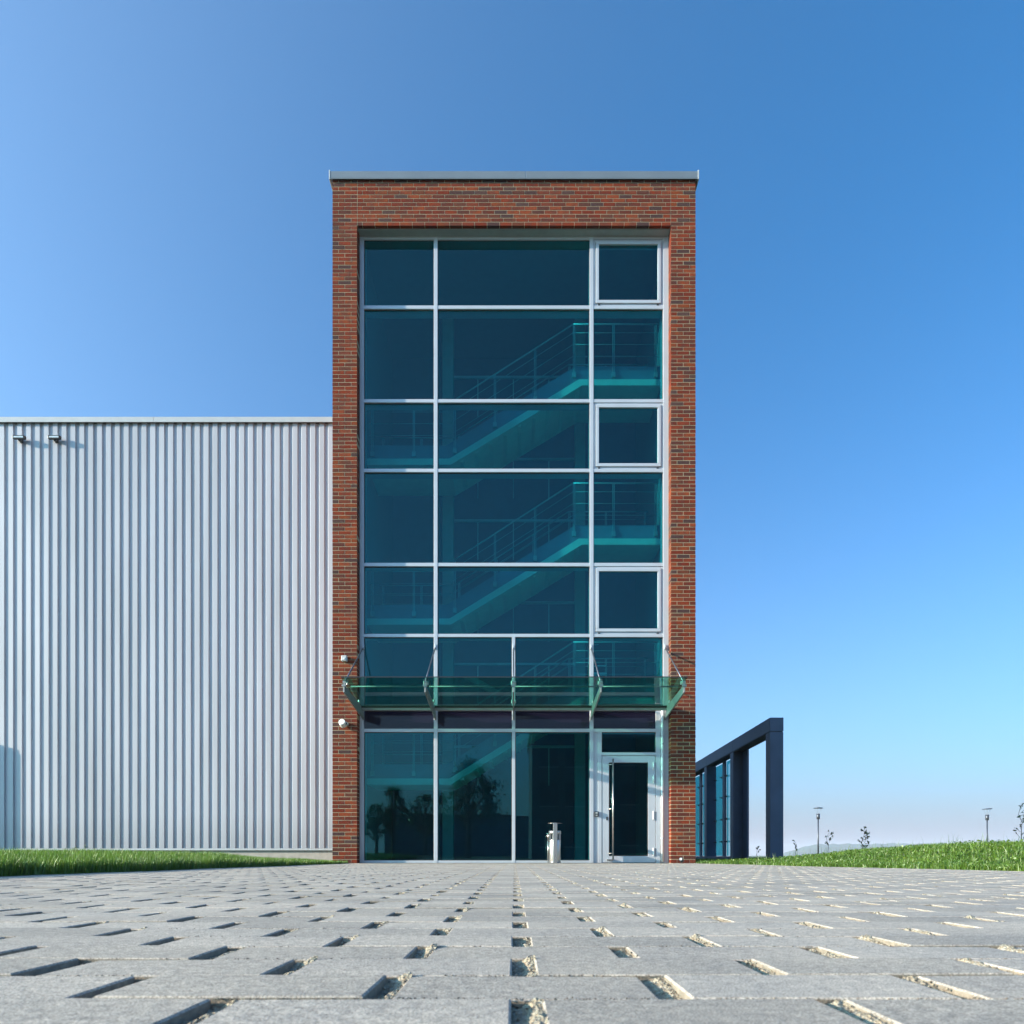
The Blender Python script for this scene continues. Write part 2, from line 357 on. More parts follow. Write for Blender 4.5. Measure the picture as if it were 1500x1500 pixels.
# ------------------------------------------------------------------ pavement of drainage pavers
PW, PL, GAP, CH = .1505, .307, .030, .0024
base = MB(); base.box(-6.6, 6.6, -14, D+.2, -.10, -.0300)
pav = tag(base.build('pavement', M['grit'], bevel=0), kind='structure')
def paver_verts(x0, x1, y0, y1, dz=0.0):
    c = CH; t = dz; b = -.07
    return [(x0,y0,b),(x1,y0,b),(x1,y1,b),(x0,y1,b),
            (x0,y0,t-c*.8),(x1,y0,t-c*.8),(x1,y1,t-c*.8),(x0,y1,t-c*.8),
            (x0+c,y0+c*.8,t),(x1-c,y0+c*.8,t),(x1-c,y1-c*.8,t),(x0+c,y1-c*.8,t)]
PFACES = [(0,1,5,4),(1,2,6,5),(2,3,7,6),(3,0,4,7),(4,5,9,8),(5,6,10,9),(6,7,11,10),(7,4,8,11),(8,9,10,11)]
pl_, pw_ = PL-GAP, PW-.0035
pme = bpy.data.meshes.new('paver'); pme.from_pydata(paver_verts(-pl_/2, pl_/2, -pw_/2, pw_/2), [], PFACES); pme.update(); pme.materials.append(M['paver']); pme.materials.append(M['pside_shade'])
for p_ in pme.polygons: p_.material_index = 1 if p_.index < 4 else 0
cand = []; rest = []
Y0 = .6235
slots = []
for r in range(-60, 98):
    yc = Y0+(r+.5)*PW
    if yc+PW/2 > D-.02: break
    off = .028 if r % 2 == 0 else .028-PL/2
    for k in range(-22, 22):
        x0 = off+k*PL; xc = x0+pl_/2
        if xc < float(edge_l(yc))-.12 or xc > float(edge_r(yc))+.12: continue
        slots.append((x0+pl_, x0+PL, yc-pw_/2, yc+pw_/2, yc))
        vis = yc > .52 and abs(xc)-.16 < .70*yc
        (cand if vis else rest).append((xc, yc))
cand.sort(key=lambda c: c[1])
for xc, yc in cand[:300]:
    o = bpy.data.objects.new('paver', pme); COL.objects.link(o); o.parent = pav
    o.location = (xc+random.uniform(-.0012, .0012), yc+random.uniform(-.001, .001), random.uniform(-.0018, .0012))
    o.rotation_euler = (R(random.uniform(-.5, .5)), R(random.uniform(-.35, .35)), R(random.uniform(-.25, .25)))
v = []; f = []
for xc, yc in cand[300:]+rest:
    j = random.uniform(-.0015, .001); b = len(v)
    v += paver_verts(xc-pl_/2, xc+pl_/2, yc-pw_/2, yc+pw_/2, j); f += [tuple(b+i for i in q) for q in PFACES]
me = bpy.data.meshes.new('paver_field'); me.from_pydata(v, [], f); me.update(); me.materials.append(M['paver_stuff']); me.materials.append(M['pside_shade'])
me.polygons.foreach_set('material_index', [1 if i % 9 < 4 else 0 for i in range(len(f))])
tag(put('paver_field', me, M['paver_stuff'], pav), kind='stuff')
# grit fill inside the open slots, banked up to one side, and loose grains in the row joints
v = []; f = []
for x0, x1, y0, y1, yc in slots:
    if yc < .4: nx, ny = 2, 2
    elif yc < 3: nx, ny = 9, 26
    elif yc < 6: nx, ny = 5, 8
    else: nx, ny = 3, 3
    b = len(v); ph = random.uniform(0, 6); bank_h = random.uniform(.4, 1.0)
    for i in range(ny+1):
        for k in range(nx+1):
            u = k/nx; w = i/ny
            rough = .0013 if yc < 3 else .001
            h = -.0125+.0095*bank_h*sstep((u-.30)/.5)+.0025*math.sin(w*7+ph)+random.uniform(-rough, rough)+.005*sstep((w-.85)/.15)
            v.append((x0-.002+(x1-x0+.004)*u, y0-.002+(y1-y0+.004)*w, float(h)))
    for i in range(ny):
        for k in range(nx):
            a = b+i*(nx+1)+k; f.append((a, a+1, a+nx+2, a+nx+1))
me = bpy.data.meshes.new('joint_grit'); me.from_pydata(v, [], f); me.update()
tag(put('joint_grit', me, M['grit'], pav), kind='stuff')
# sand in the row joints: one narrow uneven strip per row
v = []; f = []
for r in range(-20, 98):
    y = Y0+r*PW
    if y > D-.03: break
    step = .012 if 0 < y < 2.2 else (.05 if y < 6 else .3)
    half = min(5.2, max(1.2, abs(y)*.8+.3)); xs = np.arange(-half, half, step); b = len(v)
    if y > 6: xs = np.arange(max(-3.6, -half), min(5, half), step)
    for x in xs:
        h = -.0078+.0030*random.uniform(-1, 1)+.0012*math.sin(x*9+r)
        for dy in (-.0034, 0, .0034): v.append((x, y+dy+random.uniform(-.0005, .0005), h+(.0012 if dy == 0 else -.001)))
    for i in range(len(xs)-1):
        a = b+i*3; f += [(a, a+3, a+4, a+1), (a+1, a+4, a+5, a+2)]
me = bpy.data.meshes.new('joint_sand'); me.from_pydata(v, [], f); me.update()
tag(put('joint_sand', me, M['jsand'], pav), kind='stuff')
v = []; f = []
def grain(x, y, z, s):
    b = len(v)
    for p in ((1, .2, 0), (-.6, .9, 0), (-.5, -.9, 0), (.05, .1, 1.0), (.1, -.1, -.7)):
        v.append((x+p[0]*s*random.uniform(.7, 1.2), y+p[1]*s*random.uniform(.7, 1.2), z+p[2]*s*.8))
    f.extend([(b, b+1, b+3), (b+1, b+2, b+3), (b+2, b, b+3), (b+1, b, b+4), (b+2, b+1, b+4), (b, b+2, b+4)])
for i in range(3800):
    r = int(random.random()**1.6*22); y = Y0+r*PW; x = random.uniform(-.72, .72)*(y+.1)
    grain(x, y+random.gauss(0, .003), -.001, random.uniform(.0006, .0017))
me = bpy.data.meshes.new('joint_grains'); me.from_pydata(v, [], f); me.update()
tag(put('joint_grains', me, M['jsand'], pav), kind='stuff')
v = []; f = []
for x0, x1, y0, y1, yc in slots:
    if .4 < yc < 3.0 and abs(x0) < .75*yc+.1:
        for i in range(15):
            u = random.random()**.6; grain(x0+(x1-x0)*u, random.uniform(y0, y1), -.0105+.0085*max(0, (u-.3)/.7), random.uniform(.001, .0028))
for i in range(260):
    y = random.uniform(.6, 5); grain(random.uniform(-.7, .7)*y, y, .0005, random.uniform(.0004, .0010))
me = bpy.data.meshes.new('loose_grains'); me.from_pydata(v, [], f); me.update()
tag(put('loose_grains', me, M['grit'], pav), kind='stuff')

# ------------------------------------------------------------------ brick stair tower
T = thing('office_tower', (0, D, 0), 'tall narrow red brick stair tower with a teal glass front', 'building')
XO, XI, BH, ZTOP, ZLIN = 3.654, 3.159, .0787, 13.775, 12.828
YB = 22.5
wall = MB()
e = .0035
for sx in (-1, 1):
    xs = sorted((sx*(XI+e), sx*(XO-e))); wall.box(xs[0], xs[1], D+e, YB, -.1, ZTOP-.002)
wall.box(-XI-e+.001, XI+e-.001, D+e, D+.235, ZLIN+.012, ZTOP-.003)
wall.box(-XI-e+.001, XI+e-.001, YB-.35, YB-.001, -.1, ZTOP-.003)
WALL = wall.build('brick_wall', M['mortar'], T)
def brick_mesh(w, d=.24):
    b = MB(); b.box(-w/2, w/2, 0, d, .006, BH-.0062); me = b.mesh('brick'); me.materials.append(M['brick']); return me
FULL, HALF = brick_mesh(.24), brick_mesh(.115)
NR = int(round(ZTOP/BH)); JX = .0125
stuff = MB(); count = 0
pier_w = XO-XI
def pier_row(x0, r):
    if r % 2: return [(x0+.12, FULL, .24), (x0+.24+JX+.12, FULL, .24)]
    return [(x0+.0575, HALF, .115), (x0+.115+JX+.12, FULL, .24), (x0+.115+JX+.24+JX+.0575, HALF, .115)]
for r in range(NR):
    z = r*BH
    for side in (-1, 1):
        x0 = -XO if side < 0 else XI
        for xc, me, w in pier_row(x0, r):
            jy = random.uniform(-.0018, .0018)
            if count < 300:
                o = put('brick', me, None, WALL, (xc+random.uniform(-.0015, .0015), D+jy, z))
                o.rotation_euler = (0, R(random.uniform(-.3, .3)), R(random.uniform(-.4, .4))); count += 1
            else:
                j = random.uniform(-.0015, .0015); stuff.box(xc-w/2+j, xc+w/2+j, D+jy, D+.24, z+.006, z+BH-.0062)
    if z > ZLIN-.01:                                   # lintel field between the two fine expansion joints
        x = -XI+.010; first = [.17, .115, .24, .09][r % 4]; lim = XI-.010; w = first
        while x < lim-.001:
            x1 = min(x+w, lim)
            if lim-x1 < .07: x1 = lim; jy = random.uniform(-.0018, .0018)
            stuff.box(x, x1, D+jy, D+(.075 if r*BH < ZLIN+.02 else .11), z+.006, z+BH-.0062); x = x1+JX-.0015; w = .24
    for side in (-1, 1):                               # flank walls
        yy = D+.252+(.125 if r % 2 else 0)
        if side < 0 and z < 10: yend = HY
        else: yend = YB
        while yy < yend-.1:
            xa = side*(XO-.10); xb = side*(XO+random.uniform(-.0015, .0015)); x_0, x_1 = sorted((xa, xb))
            stuff.box(x_0, x_1, yy, min(yy+.24, yend), z+.006, z+BH-.0062); yy += .2525
tag(stuff.build('brick_field', M['brick_stuff'], WALL), kind='stuff')
b = MB(); b.box(-XI+.001, XI-.001, D+.08, D+.249, ZLIN-.012, ZLIN+.010); b.build('soffit_plate', M['soffit'], T)
# coping
cz0, cz1 = PZ(262, D-.05), PZ(250.5, D-.05)
for x0, x1 in ((-XO-.045, PX(770, D)), (PX(770, D)+.004, XO+.04)):
    b = MB(); b.box(x0, x1, D-.05, YB+.05, cz0+.02, cz1); b.box(x0, x1, D-.052, D-.042, cz0, cz0+.0199)
    b.build('coping', M['coping'], T, bevel=.006)
for sx in (-1, 1):
    b = MB(); x = sx*(XO+.046); b.box(x-.012, x+.012, D-.056, YB+.05, cz0-.005, cz1+.02); b.build('coping_end', M['trim'], T, bevel=.004)
b = MB(); b.box(-XO+.01, XO-.01, D-.03, YB, ZTOP+.001, cz0+.018); b.build('roof', M['dark'], T)

# curtain wall
def mbox(name, x0, x1, y0, y1, Ya, Yb, m, parent, bevel=.004):
    b = MB(); b.box(PX(x0, YF), PX(x1, YF), Ya, Yb, PZ(y1, YF), PZ(y0, YF)); return b.build(name, m, parent, bevel=bevel)
ZB = 1264.2
for x0, x1, y0 in ((526.8, 533, 343.5), (635.5, 641, 343.5), (864, 869.5, 343.5), (971.5, 979.4, 343.5), (750, 754.8, 933)):
    mbox('mullion', x0, x1, y0, ZB, YF, YF+.30, M['frame'], T)
cols = [(533, 635.5), (641, 864), (869.5, 971.5)]
cols2 = [(533, 635.5), (641, 750), (754.8, 864), (869.5, 971.5)]
rows = [(350, 447), (452, 584.3), (589.2, 686.2), (691.2, 824.2), (829.2, 928.3)]
trs = [(343.6, 350), (447, 452), (584.3, 589.2), (686.2, 691.2), (824.2, 829.2), (928.3, 933)]
for a, c in trs:
    for x0, x1 in cols: mbox('transom', x0, x1, a, c, YF+.006, YF+.29, M['frame'], T)
for a, c in ((1036, 1041), (1067.3, 1072.2), (1260.5, ZB)):
    for x0, x1 in (cols2 if a < 1200 else cols2[:3]): mbox('transom', x0, x1, a, c, YF+.006, YF+.29, M['frame'], T)
GY = YF+.055
def pane(x0, x1, y0, y1, parent=T, m='glass', name='glass_pane', Y=GY):
    g_ = mbox('gasket', x0, x1, y0, y1, Y-.006, Y+.02, M['gasket'], parent, 0) if False else None
    X0, X1, Z0, Z1 = PX(x0, YF), PX(x1, YF), PZ(y1, YF), PZ(y0, YF); j = [random.uniform(-.0028, .0028) for _ in range(3)]; j.append(j[1]+j[2]-j[0])
    b = MB(); q = [(X0, Y+j[0], Z0), (X1, Y+j[1], Z0), (X1, Y+j[1]+.012, Z0), (X0, Y+j[0]+.012, Z0), (X0, Y+j[2], Z1), (X1, Y+j[3], Z1), (X1, Y+j[3]+.012, Z1), (X0, Y+j[2]+.012, Z1)]
    b.hexa(q); return b.build(name, M[m], parent)
def gasket(x0, x1, y0, y1, parent, Y=GY, t=.9):
    b = MB()
    X0, X1, Z0, Z1 = PX(x0, YF), PX(x1, YF), PZ(y1, YF), PZ(y0, YF); w = t/71.6
    b.box(X0, X1, Y-.014, Y-.0090, Z0, Z0+w); b.box(X0, X1, Y-.014, Y-.0090, Z1-w, Z1)
    b.box(X0, X0+w, Y-.014, Y-.0090, Z0+w, Z1-w); b.box(X1-w, X1, Y-.014, Y-.0090, Z0+w, Z1-w)
    return b.build('gasket', M['gasket'], parent)
for ri, (y0, y1) in enumerate(rows):
    for ci, (x0, x1) in enumerate(cols):
        if ci == 2 and ri in (0, 2, 4):
            w = mbox('casement_window', x0+.3, x0+.31, y0, y0+.01, YF+.02, YF+.021, M['frame'], T, 0)
            w.name = 'casement_window'; me = MB()
            def ring(a, bb, c, d, t, Ya, Yb):
                q = MB(); A, Bx, Z0, Z1 = PX(a, YF), PX(bb, YF), PZ(d, YF), PZ(c, YF); k = t/71.6
                q.box(A, Bx, Ya, Yb, Z0, Z0+k); q.box(A, Bx, Ya, Yb, Z1-k, Z1); q.box(A, A+k, Ya, Yb, Z0+k, Z1-k); q.box(Bx-k, Bx, Ya, Yb, Z0+k, Z1-k); return q
            yb = y1-1.0
            q = ring(x0+.2, x1-.2, y0+.2, y1-.2, 2.6, YF+.022, YF+.12); w0 = q.build('casement_window', M['frame'], T, bevel=.004)
            bpy.data.objects.remove(w)
            ring(x0+3.3, x1-3.3, y0+3.0, yb-2.0, 4.6, YF-.006, YF+.07).build('sash', M['frame'], w0, bevel=.006)
            gasket(x0+7.2, x1-7.2, y0+6.9, yb-5.9, w0)
            pane(x0+7.3, x1-7.3, y0+7, yb-6, w0, 'glass', 'pane', YF+.03)
            for hx in (x0+8, x1-8):
                q = MB(); p = P(hx, yb+.1, YF); q.box(p.x-.02, p.x+.02, YF-.004, YF+.02, p.z-.008, p.z+.008); q.build('hinge_cap', M['black'], w0)
        else:
            p = pane(x0, x1, y0, y1); gasket(x0, x1, y0, y1, p)
for x0, x1 in cols2:
    p = pane(x0, x1, 933, 1036); gasket(x0, x1, 933, 1036, p)
    if x1 > 900: x1 = 967.5
    p = pane(x0, x1, 1041, 1067.3, T, 'spandrel', 'spandrel_panel', GY-.01)
for x0, x1 in cols2[:3]:
    p = pane(x0, x1, 1072.2, 1260.5); gasket(x0, x1, 1072.2, 1260.5, p)
# door and its surround
mbox('door_side_panel', 869.5, 876, 1072.2, ZB, YF+.03, YF+.14, M['frame'], T)
mbox('door_post', 876, 881.6, 1072.2, ZB, YF+.008, YF+.16, M['frame'], T)
mbox('door_post', 960.8, 967.2, 1041, ZB, YF+.008, YF+.16, M['frame'], T)
mbox('door_side_panel', 967.2, 971.5, 1041, ZB, YF+.03, YF+.14, M['frame'], T)
mbox('door_head', 881.6, 960.8, 1102, 1106.5, YF+.01, YF+.16, M['frame'], T)
p = pane(881.6, 960.8, 1072.2, 1102); gasket(881.6, 960.8, 1072.2, 1102, p)
DR = MB(); q = DR
Yd0, Yd1 = YF+.014, YF+.085
def dz(a, b_): return PZ(b_, YF), PZ(a, YF)
for x0, x1, y0, y1 in ((882.3, 892.2, 1107.2, 1263.6), (949.6, 960.2, 1107.2, 1263.6), (892.2, 949.6, 1107.2, 1116.8), (892.2, 949.6, 1254, 1263.6)):
    z0, z1 = dz(y0, y1); q.box(PX(x0, YF), PX(x1, YF), Yd0, Yd1, z0, z1)
DOOR = q.build('door', M['frame'], T, bevel=.004); tag(DOOR, 'white framed glass entrance door with a long steel bar handle')
pane(892.2, 949.6, 1116.8, 1254, DOOR, 'glass', 'pane', Yd0+.03); gasket(892.2, 949.6, 1116.8, 1254, DOOR, Yd0+.03, 1.3)
b = MB(); hx = PX(897.5, YF); b.tube((hx, Yd0-.075, PZ(1259, YF)), (hx, Yd0-.075, PZ(1112, YF)), .016, n=14)
for yy in (1120, 1185, 1250): b.tube((hx, Yd0-.075, PZ(yy, YF)), (PX(890.5, YF), Yd0, PZ(yy, YF)), .009)
b.build('bar_handle', M['steel'], DOOR, smooth=True)
mbox('lock', 888.2, 890.4, 1196.5, 1201.5, Yd0-.012, Yd0+.001, M['black'], DOOR, .002)
mbox('door_stop', 888.5, 898, 1258.4, 1260.4, Yd0-.06, Yd0+.001, M['steel'], DOOR, .002)
for a, c in ((1116, 1128), (1134, 1147), (1188, 1201), (1242, 1254)):
    b = MB(); p = P(957.3, c, YF); p2_ = P(957.3, a, YF); b.tube((p.x, Yd0-.012, p.z), (p.x, Yd0-.012, p2_.z), .013, n=12); b.build('hinge', M['white'], DOOR, smooth=True)
# white pipe beside the door
b = MB(); px_ = PX(969.8, YF); b.tube((px_, YF-.03, PZ(1262, YF)), (px_, YF-.03, PZ(1041, YF)), .031, n=16); b.build('drain_pipe', M['white'], T, smooth=True)
for yy in (1228, 1160, 1090):
    b = MB(); b.tube((px_, YF-.03, PZ(yy+1.2, YF)), (px_, YF-.03, PZ(yy-1.2, YF)), .035, n=16); b.box(px_+.0, px_+.05, YF-.035, YF+.02, PZ(yy+1.2, YF), PZ(yy-1.2, YF)); b.build('pipe_clamp', M['frame'], T)

# interior shell
XW = 3.165
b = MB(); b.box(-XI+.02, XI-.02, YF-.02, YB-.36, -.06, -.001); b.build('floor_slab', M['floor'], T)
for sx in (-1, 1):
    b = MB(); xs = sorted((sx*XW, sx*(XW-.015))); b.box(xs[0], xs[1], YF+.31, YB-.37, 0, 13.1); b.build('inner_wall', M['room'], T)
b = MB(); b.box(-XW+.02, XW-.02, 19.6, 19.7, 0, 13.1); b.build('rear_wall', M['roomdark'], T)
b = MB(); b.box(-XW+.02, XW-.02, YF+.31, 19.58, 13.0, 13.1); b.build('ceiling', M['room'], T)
for x0, x1 in ((648, 664), (842.5, 857.5)):
    b = MB(); b.box(PX(x0, 18), PX(x1, 18), 18.0, 18.28, 0, 12.99); b.build('column', M['column'], T, bevel=.01)
for py in (553, 763, 973, 673, 883, 1094):
    b = MB(); z = PZ(py, 18.15); b.box(PX(665, 18.15), PX(842, 18.15), 18.12, 18.18, z-.03, z+.03); b.build('rear_rail', M['rail'], T, bevel=.01)
    b = MB()
    for pxx in (700, 752, 804): b.box(PX(pxx, 18.15)-.012, PX(pxx, 18.15)+.012, 18.14, 18.16, z-.93, z-.0301)
    b.build('rear_baluster', M['rail'], T)
Z1, Z2 = 16.2, 17.6
LX, RX = -XW+.02, XW-.02
def q2(px, py, Y=Z1): p = P(px, py, Y); return (p.x, p.z)
for k in range(3):
    yl = 671.7+234.3*k; yr = 555.5+233.3*k
    KL, KR, KL2, KR2 = q2(658.3, yl), q2(848, yr), q2(660.5, yl+9), q2(852.5, yr+9)
    b = MB(); b.prism([(LX, KL2[1]), KL2, KR2, (RX, KR2[1]), (RX, KR[1]), KR, KL, (LX, KL[1])], Z1, Z2)
    FL = b.build('stair_flight', M['slab'], T)
    cu = 21.0; KLc, KRc = q2(653.5, yl-cu), q2(843, yr-cu)
    for Yc in (Z1+.05, Z2-.09):
        b = MB(); b.prism([(LX, KL[1]+.001), (KL[0], KL[1]+.001), (KR[0], KR[1]+.001), (RX, KR[1]+.001), (RX, KRc[1]), KRc, KLc, (LX, KLc[1])], Yc, Yc+.04)
        b.build('stair_cheek', M['cheek'], FL)
    for s in range(9):
        t0, t1 = s/9, (s+1)/9; x0 = KL[0]+(KR[0]-KL[0])*t0; x1 = KL[0]+(KR[0]-KL[0])*t1; zt = KL[1]+(KR[1]-KL[1])*t1+.10
        b = MB(); b.box(x0, x1, Z1+.1, Z2-.1, KL[1]+(KR[1]-KL[1])*t0-.02, zt); b.build('step', M['slab'], FL)
    sc = Z1/F
    for Yr in (Z1+.03, Z2-.03):
        kx = (KL[0], KR[0]-.12)
        RL = MB()
        for j, up in enumerate((82, 69.4, 52.3, 35.0)):
            u = up*sc; r_ = .017 if j == 0 else .006
            pts = [(LX+.05, KL[1]+u), (kx[0], KL[1]+u), (kx[1], KR[1]+u), (RX-.05, KR[1]+u)]
            for a, c in zip(pts, pts[1:]): RL.tube((a[0], Yr, a[1]), (c[0], Yr, c[1]), r_, n=8)
            if j == 0: hr_ = RL.build('handrail', M['rail'], FL, smooth=True); RL = MB()
        RL.build('guard_rods', M['rail'], FL, smooth=True)
        for pxp in (545, 606, 666, 725, 784, 841, 899, 961):
            X = PX(pxp, Z1); 
            if X <= kx[0]: zb = KL[1]
            elif X >= kx[1]: zb = KR[1]
            else: zb = KL[1]+(KR[1]-KL[1])*(X-kx[0])/(kx[1]-kx[0])
            b = MB(); b.box(X-.022, X-.008, Yr-.012, Yr+.012, zb+.10, zb+82*sc-.02); b.box(X+.008, X+.022, Yr-.012, Yr+.012, zb+.10, zb+82*sc-.02)
            b.box(X-.04, X+.04, Yr-.02, Yr+.02, zb+.06, zb+.16); b.build('baluster', M['rail'], FL)

for pxa, pxb, ya, yb in ((864, 889, 985, 989), (871, 888, 974.5, 976), (871, 877, 943.5, 944.5)):
    b = MB(); b.box(PX(pxa, 17.3), PX(pxb, 17.3), 17.3, 17.36, PZ(yb, 17.3), PZ(ya, 17.3)); b.build('wall_luminaire', M['white'], T, bevel=.004)
# glass canopy over the entrance
AX = [-3.08, -1.61, -.01, 1.575, 3.085]; YC = 13.72
CAN = MB(); zr0, zr1 = PZ(1040.3, D), PZ(1035.8, D); CAN.box(AX[0]+.02, AX[-1]-.02, D-.02, D+.05, zr0, zr1)
CANO = CAN.build('canopy', M['canopyframe'], T, bevel=.004); tag(CANO, 'green glass entrance canopy on five steel arms and tie rods')
zg_b, zg_f = PZ(1034.5, D), PZ(991, 13.58)
for i, x in enumerate(AX):
    b = MB(); t = .014
    zt_w, zb_w, zt_f, zb_f = PZ(1036, D+.05), PZ(1052, D+.05), PZ(1003.5, YC), PZ(1014, YC)
    b.hexa([(x-t, YC, zb_f), (x+t, YC, zb_f), (x+t, YF, zb_w), (x-t, YF, zb_w), (x-t, YC, zt_f), (x+t, YC, zt_f), (x+t, YF, zt_w), (x-t, YF, zt_w)])
    b.box(x-.04, x+.04, YC-.006, YC+.03, zt_f-.025, zt_f+.012)
    b.build('canopy_arm', M['canopyframe'], CANO, bevel=.003)
    b = MB(); b.tube((x, YF+.0, PZ(948, YF)), (x, YC+.06, zt_f+.07), .0135, n=10); b.build('tie_rod', M['darkrod'], CANO, smooth=True)
    b = MB(); b.tube((x-.03, YC+.06, zt_f+.06), (x+.03, YC+.06, zt_f+.06), .032, n=14); b.box(x-.012, x+.012, YC+.035, YC+.085, zt_f-.02, zt_f+.06); b.build('clevis', M['rod'], CANO)
    b = MB(); zz = PZ(948, YF); b.box(x-.02, x+.02, YF-.05, YF+.001, zz-.05, zz+.05); b.build('rod_bracket', M['frame'], CANO, bevel=.004)
pz = PZ(1005.6, 14.2); yp = 14.2
for x0, x1 in zip(AX, AX[1:]):
    b = MB(); b.tube((x0+.02, yp, pz), (x1-.02, yp, pz), .014, n=12); b.build('purlin', M['canopyframe'], CANO, smooth=True)
    for yy, in ((D-.3,),):
        zz = zg_b+(zg_f-zg_b)*(D-yy)/(D-13.58)-.05; 
    b = MB(); t = .017; a, c = x0+.006, x1-.006
    ov0 = .03 if x0 == AX[0] else 0; ov1 = .03 if x1 == AX[-1] else 0
    b.hexa([(a-ov0, 13.58, zg_f-t), (c+ov1, 13.58, zg_f-t), (c+ov1, D-.03, zg_b-t), (a-ov0, D-.03, zg_b-t), (a-ov0, 13.58, zg_f), (c+ov1, 13.58, zg_f), (c+ov1, D-.03, zg_b), (a-ov0, D-.03, zg_b)])
    gp = b.build('canopy_glass', M['cglass'], CANO)
    b = MB(); b.box(a-ov0, c+ov1, 13.574, 13.5795, zg_f-t, zg_f); b.build('glass_edge', M['black'], gp)
    b = MB(); b.box(a, c, D-.03, D-.021, zg_b-t-.02, zg_b+.01); b.build('seal', M['gasket'], gp)
    for xx in (x0+.03, x1-.03):
        for yy in (13.85, 14.9):
            zz = zg_b+(zg_f-zg_b)*(D-yy)/(D-13.58); b = MB(); b.tube((xx, yy, zz-.05), (xx, yy, zz+.012), .018, n=10); b.build('glass_clamp', M['rod'], CANO)

# ------------------------------------------------------------------ things fixed to the tower and standing at the door
c = P(504.6, 965, D-.06); t = thing('wall_sensor', (c.x, D, c.z), 'small light grey square sensor box high on the left brick pier', 'sensor')
b = MB(); b.box(c.x-.055, c.x+.055, D-.12, D-.004, c.z-.055, c.z+.055); b.build('housing', M['grey'], t, bevel=.012)
b = MB(); b.tube((c.x, D-.128, c.z-.01), (c.x, D-.118, c.z-.01), .02, n=14); b.build('sensor_eye', M['white'], t)
c = P(504, 1060, D-.08); t = thing('security_camera', (c.x, D, c.z), 'white security camera low on the left brick pier beside the canopy', 'camera')
b = MB(); b.lathe((0, 0, 0), [(.045, 0), (.062, .02), (.066, .08), (.066, .16), (.058, .18)], 18)
rot = Matrix.Rotation(R(72), 3, 'X'); b.v = [tuple(rot @ Vector(p)+Vector((c.x-.02, D-.03, c.z-.035))) for p in b.v]
b.build('body', M['white'], t, smooth=True)
b = MB(); b.tube((c.x+.045, D-.13, c.z-.005), (c.x+.045, D-.004, c.z), .035, n=16); b.build('mount', M['grey'], t, smooth=True)
b = MB(); b.tube((c.x+.045, D-.136, c.z-.005), (c.x+.045, D-.128, c.z-.005), .026, n=16); b.build('lens', M['black'], t)
c = P(873.7, 1192.3, YF); t = thing('card_reader', (c.x, YF, c.z), 'small black card reader on the post left of the door', 'reader')
b = MB(); b.box(c.x-.045, c.x+.045, YF-.04, YF+.031, c.z-.05, c.z+.05); b.build('housing', M['black'], t, bevel=.01)
b = MB(); b.box(c.x-.022, c.x+.022, YF-.044, YF-.0395, c.z+.008, c.z+.03); b.build('key_pad', M['grey'], t)
b = MB(); b.box(c.x-.022, c.x+.022, YF-.044, YF-.0395, c.z-.035, c.z-.022); b.build('status_plate', M['grey'], t)

AYY = 15.0; c = P(812.8, 1264, AYY); cx, cy = c.x, AYY
t = thing('ashtray_bin', (cx, cy, 0), 'round brushed steel ashtray bin with post and thin disc lid', 'ashtray')
k = AYY/F
b = MB(); b.lathe((cx, cy, 0), [(.112, .012), (.115, .02), (.115, 26.5*k+.10), (.112, 27*k+.10)], 32); b.build('body', M['steel'], t, smooth=True)
zb0 = 27*k+.10; zb1 = zb0+.115
b = MB(); b.lathe((cx, cy, zb1), [(.112, 0), (.122, .004), (.122, .062), (.112, .066)], 32); b.build('rim', M['steel'], t, smooth=True)
for a in (200, 250, 290, 340, 30, 90, 150):
    b = MB(); x, y = cx+.105*math.cos(R(a)), cy+.105*math.sin(R(a)); b.box(x-.013, x+.013, y-.008, y+.008, zb0-.002, zb1+.002); b.build('rim_stay', M['steel'], t)
b = MB(); b.lathe((cx, cy, zb0), [(.07, 0), (.07, .115)], 20); b.build('inner_bin', M['black'], t)
b = MB(); b.box(cx-.042, cx+.038, cy-.165, cy-.118, .0, 58.4*k); b.build('post', M['steel'], t, bevel=.006)
b = MB(); b.lathe((cx, cy-.02, 58.4*k), [(.14, 0), (.145, .003), (.10, .010), (.02, .016)], 32); b.build('lid', M['steel'], t, smooth=True)
b = MB(); b.box(cx-.17, cx+.17, cy-.16, cy+.14, .001, .010); b.build('base_plate', M['steel'], t, bevel=.002)
b = MB(); b.tube((cx-.135, cy-.02, .01), (cx-.135, cy-.02, 37*k), .011, n=10); b.lathe((cx-.135, cy-.02, 37*k), [(.014, 0), (.020, .02), (.020, .06), (.012, .075)], 12); b.build('side_rod', M['steel'], t, smooth=True)

c = P(998, 1264, 15.0); t = thing('ground_spotlight', (c.x, 15.0, 0), 'tiny black and white ground spotlight at the foot of the right brick pier', 'spotlight')
b = MB(); b.tube((c.x, 15.0, 0), (c.x, 15.0, .05), .008, n=8); b.box(c.x-.03, c.x+.03, 14.97, 15.03, 0, .006); b.build('stake', M['black'], t)
b = MB(); b.tube((c.x+.02, 15.03, .05), (c.x-.02, 14.95, .085), .036, .042, n=16); b.build('lamp_head', M['black'], t, smooth=True)
b = MB(); b.tube((c.x-.0195, 14.951, .0846), (c.x-.022, 14.946, .087), .022, n=16); b.build('lens', M['white'], t)

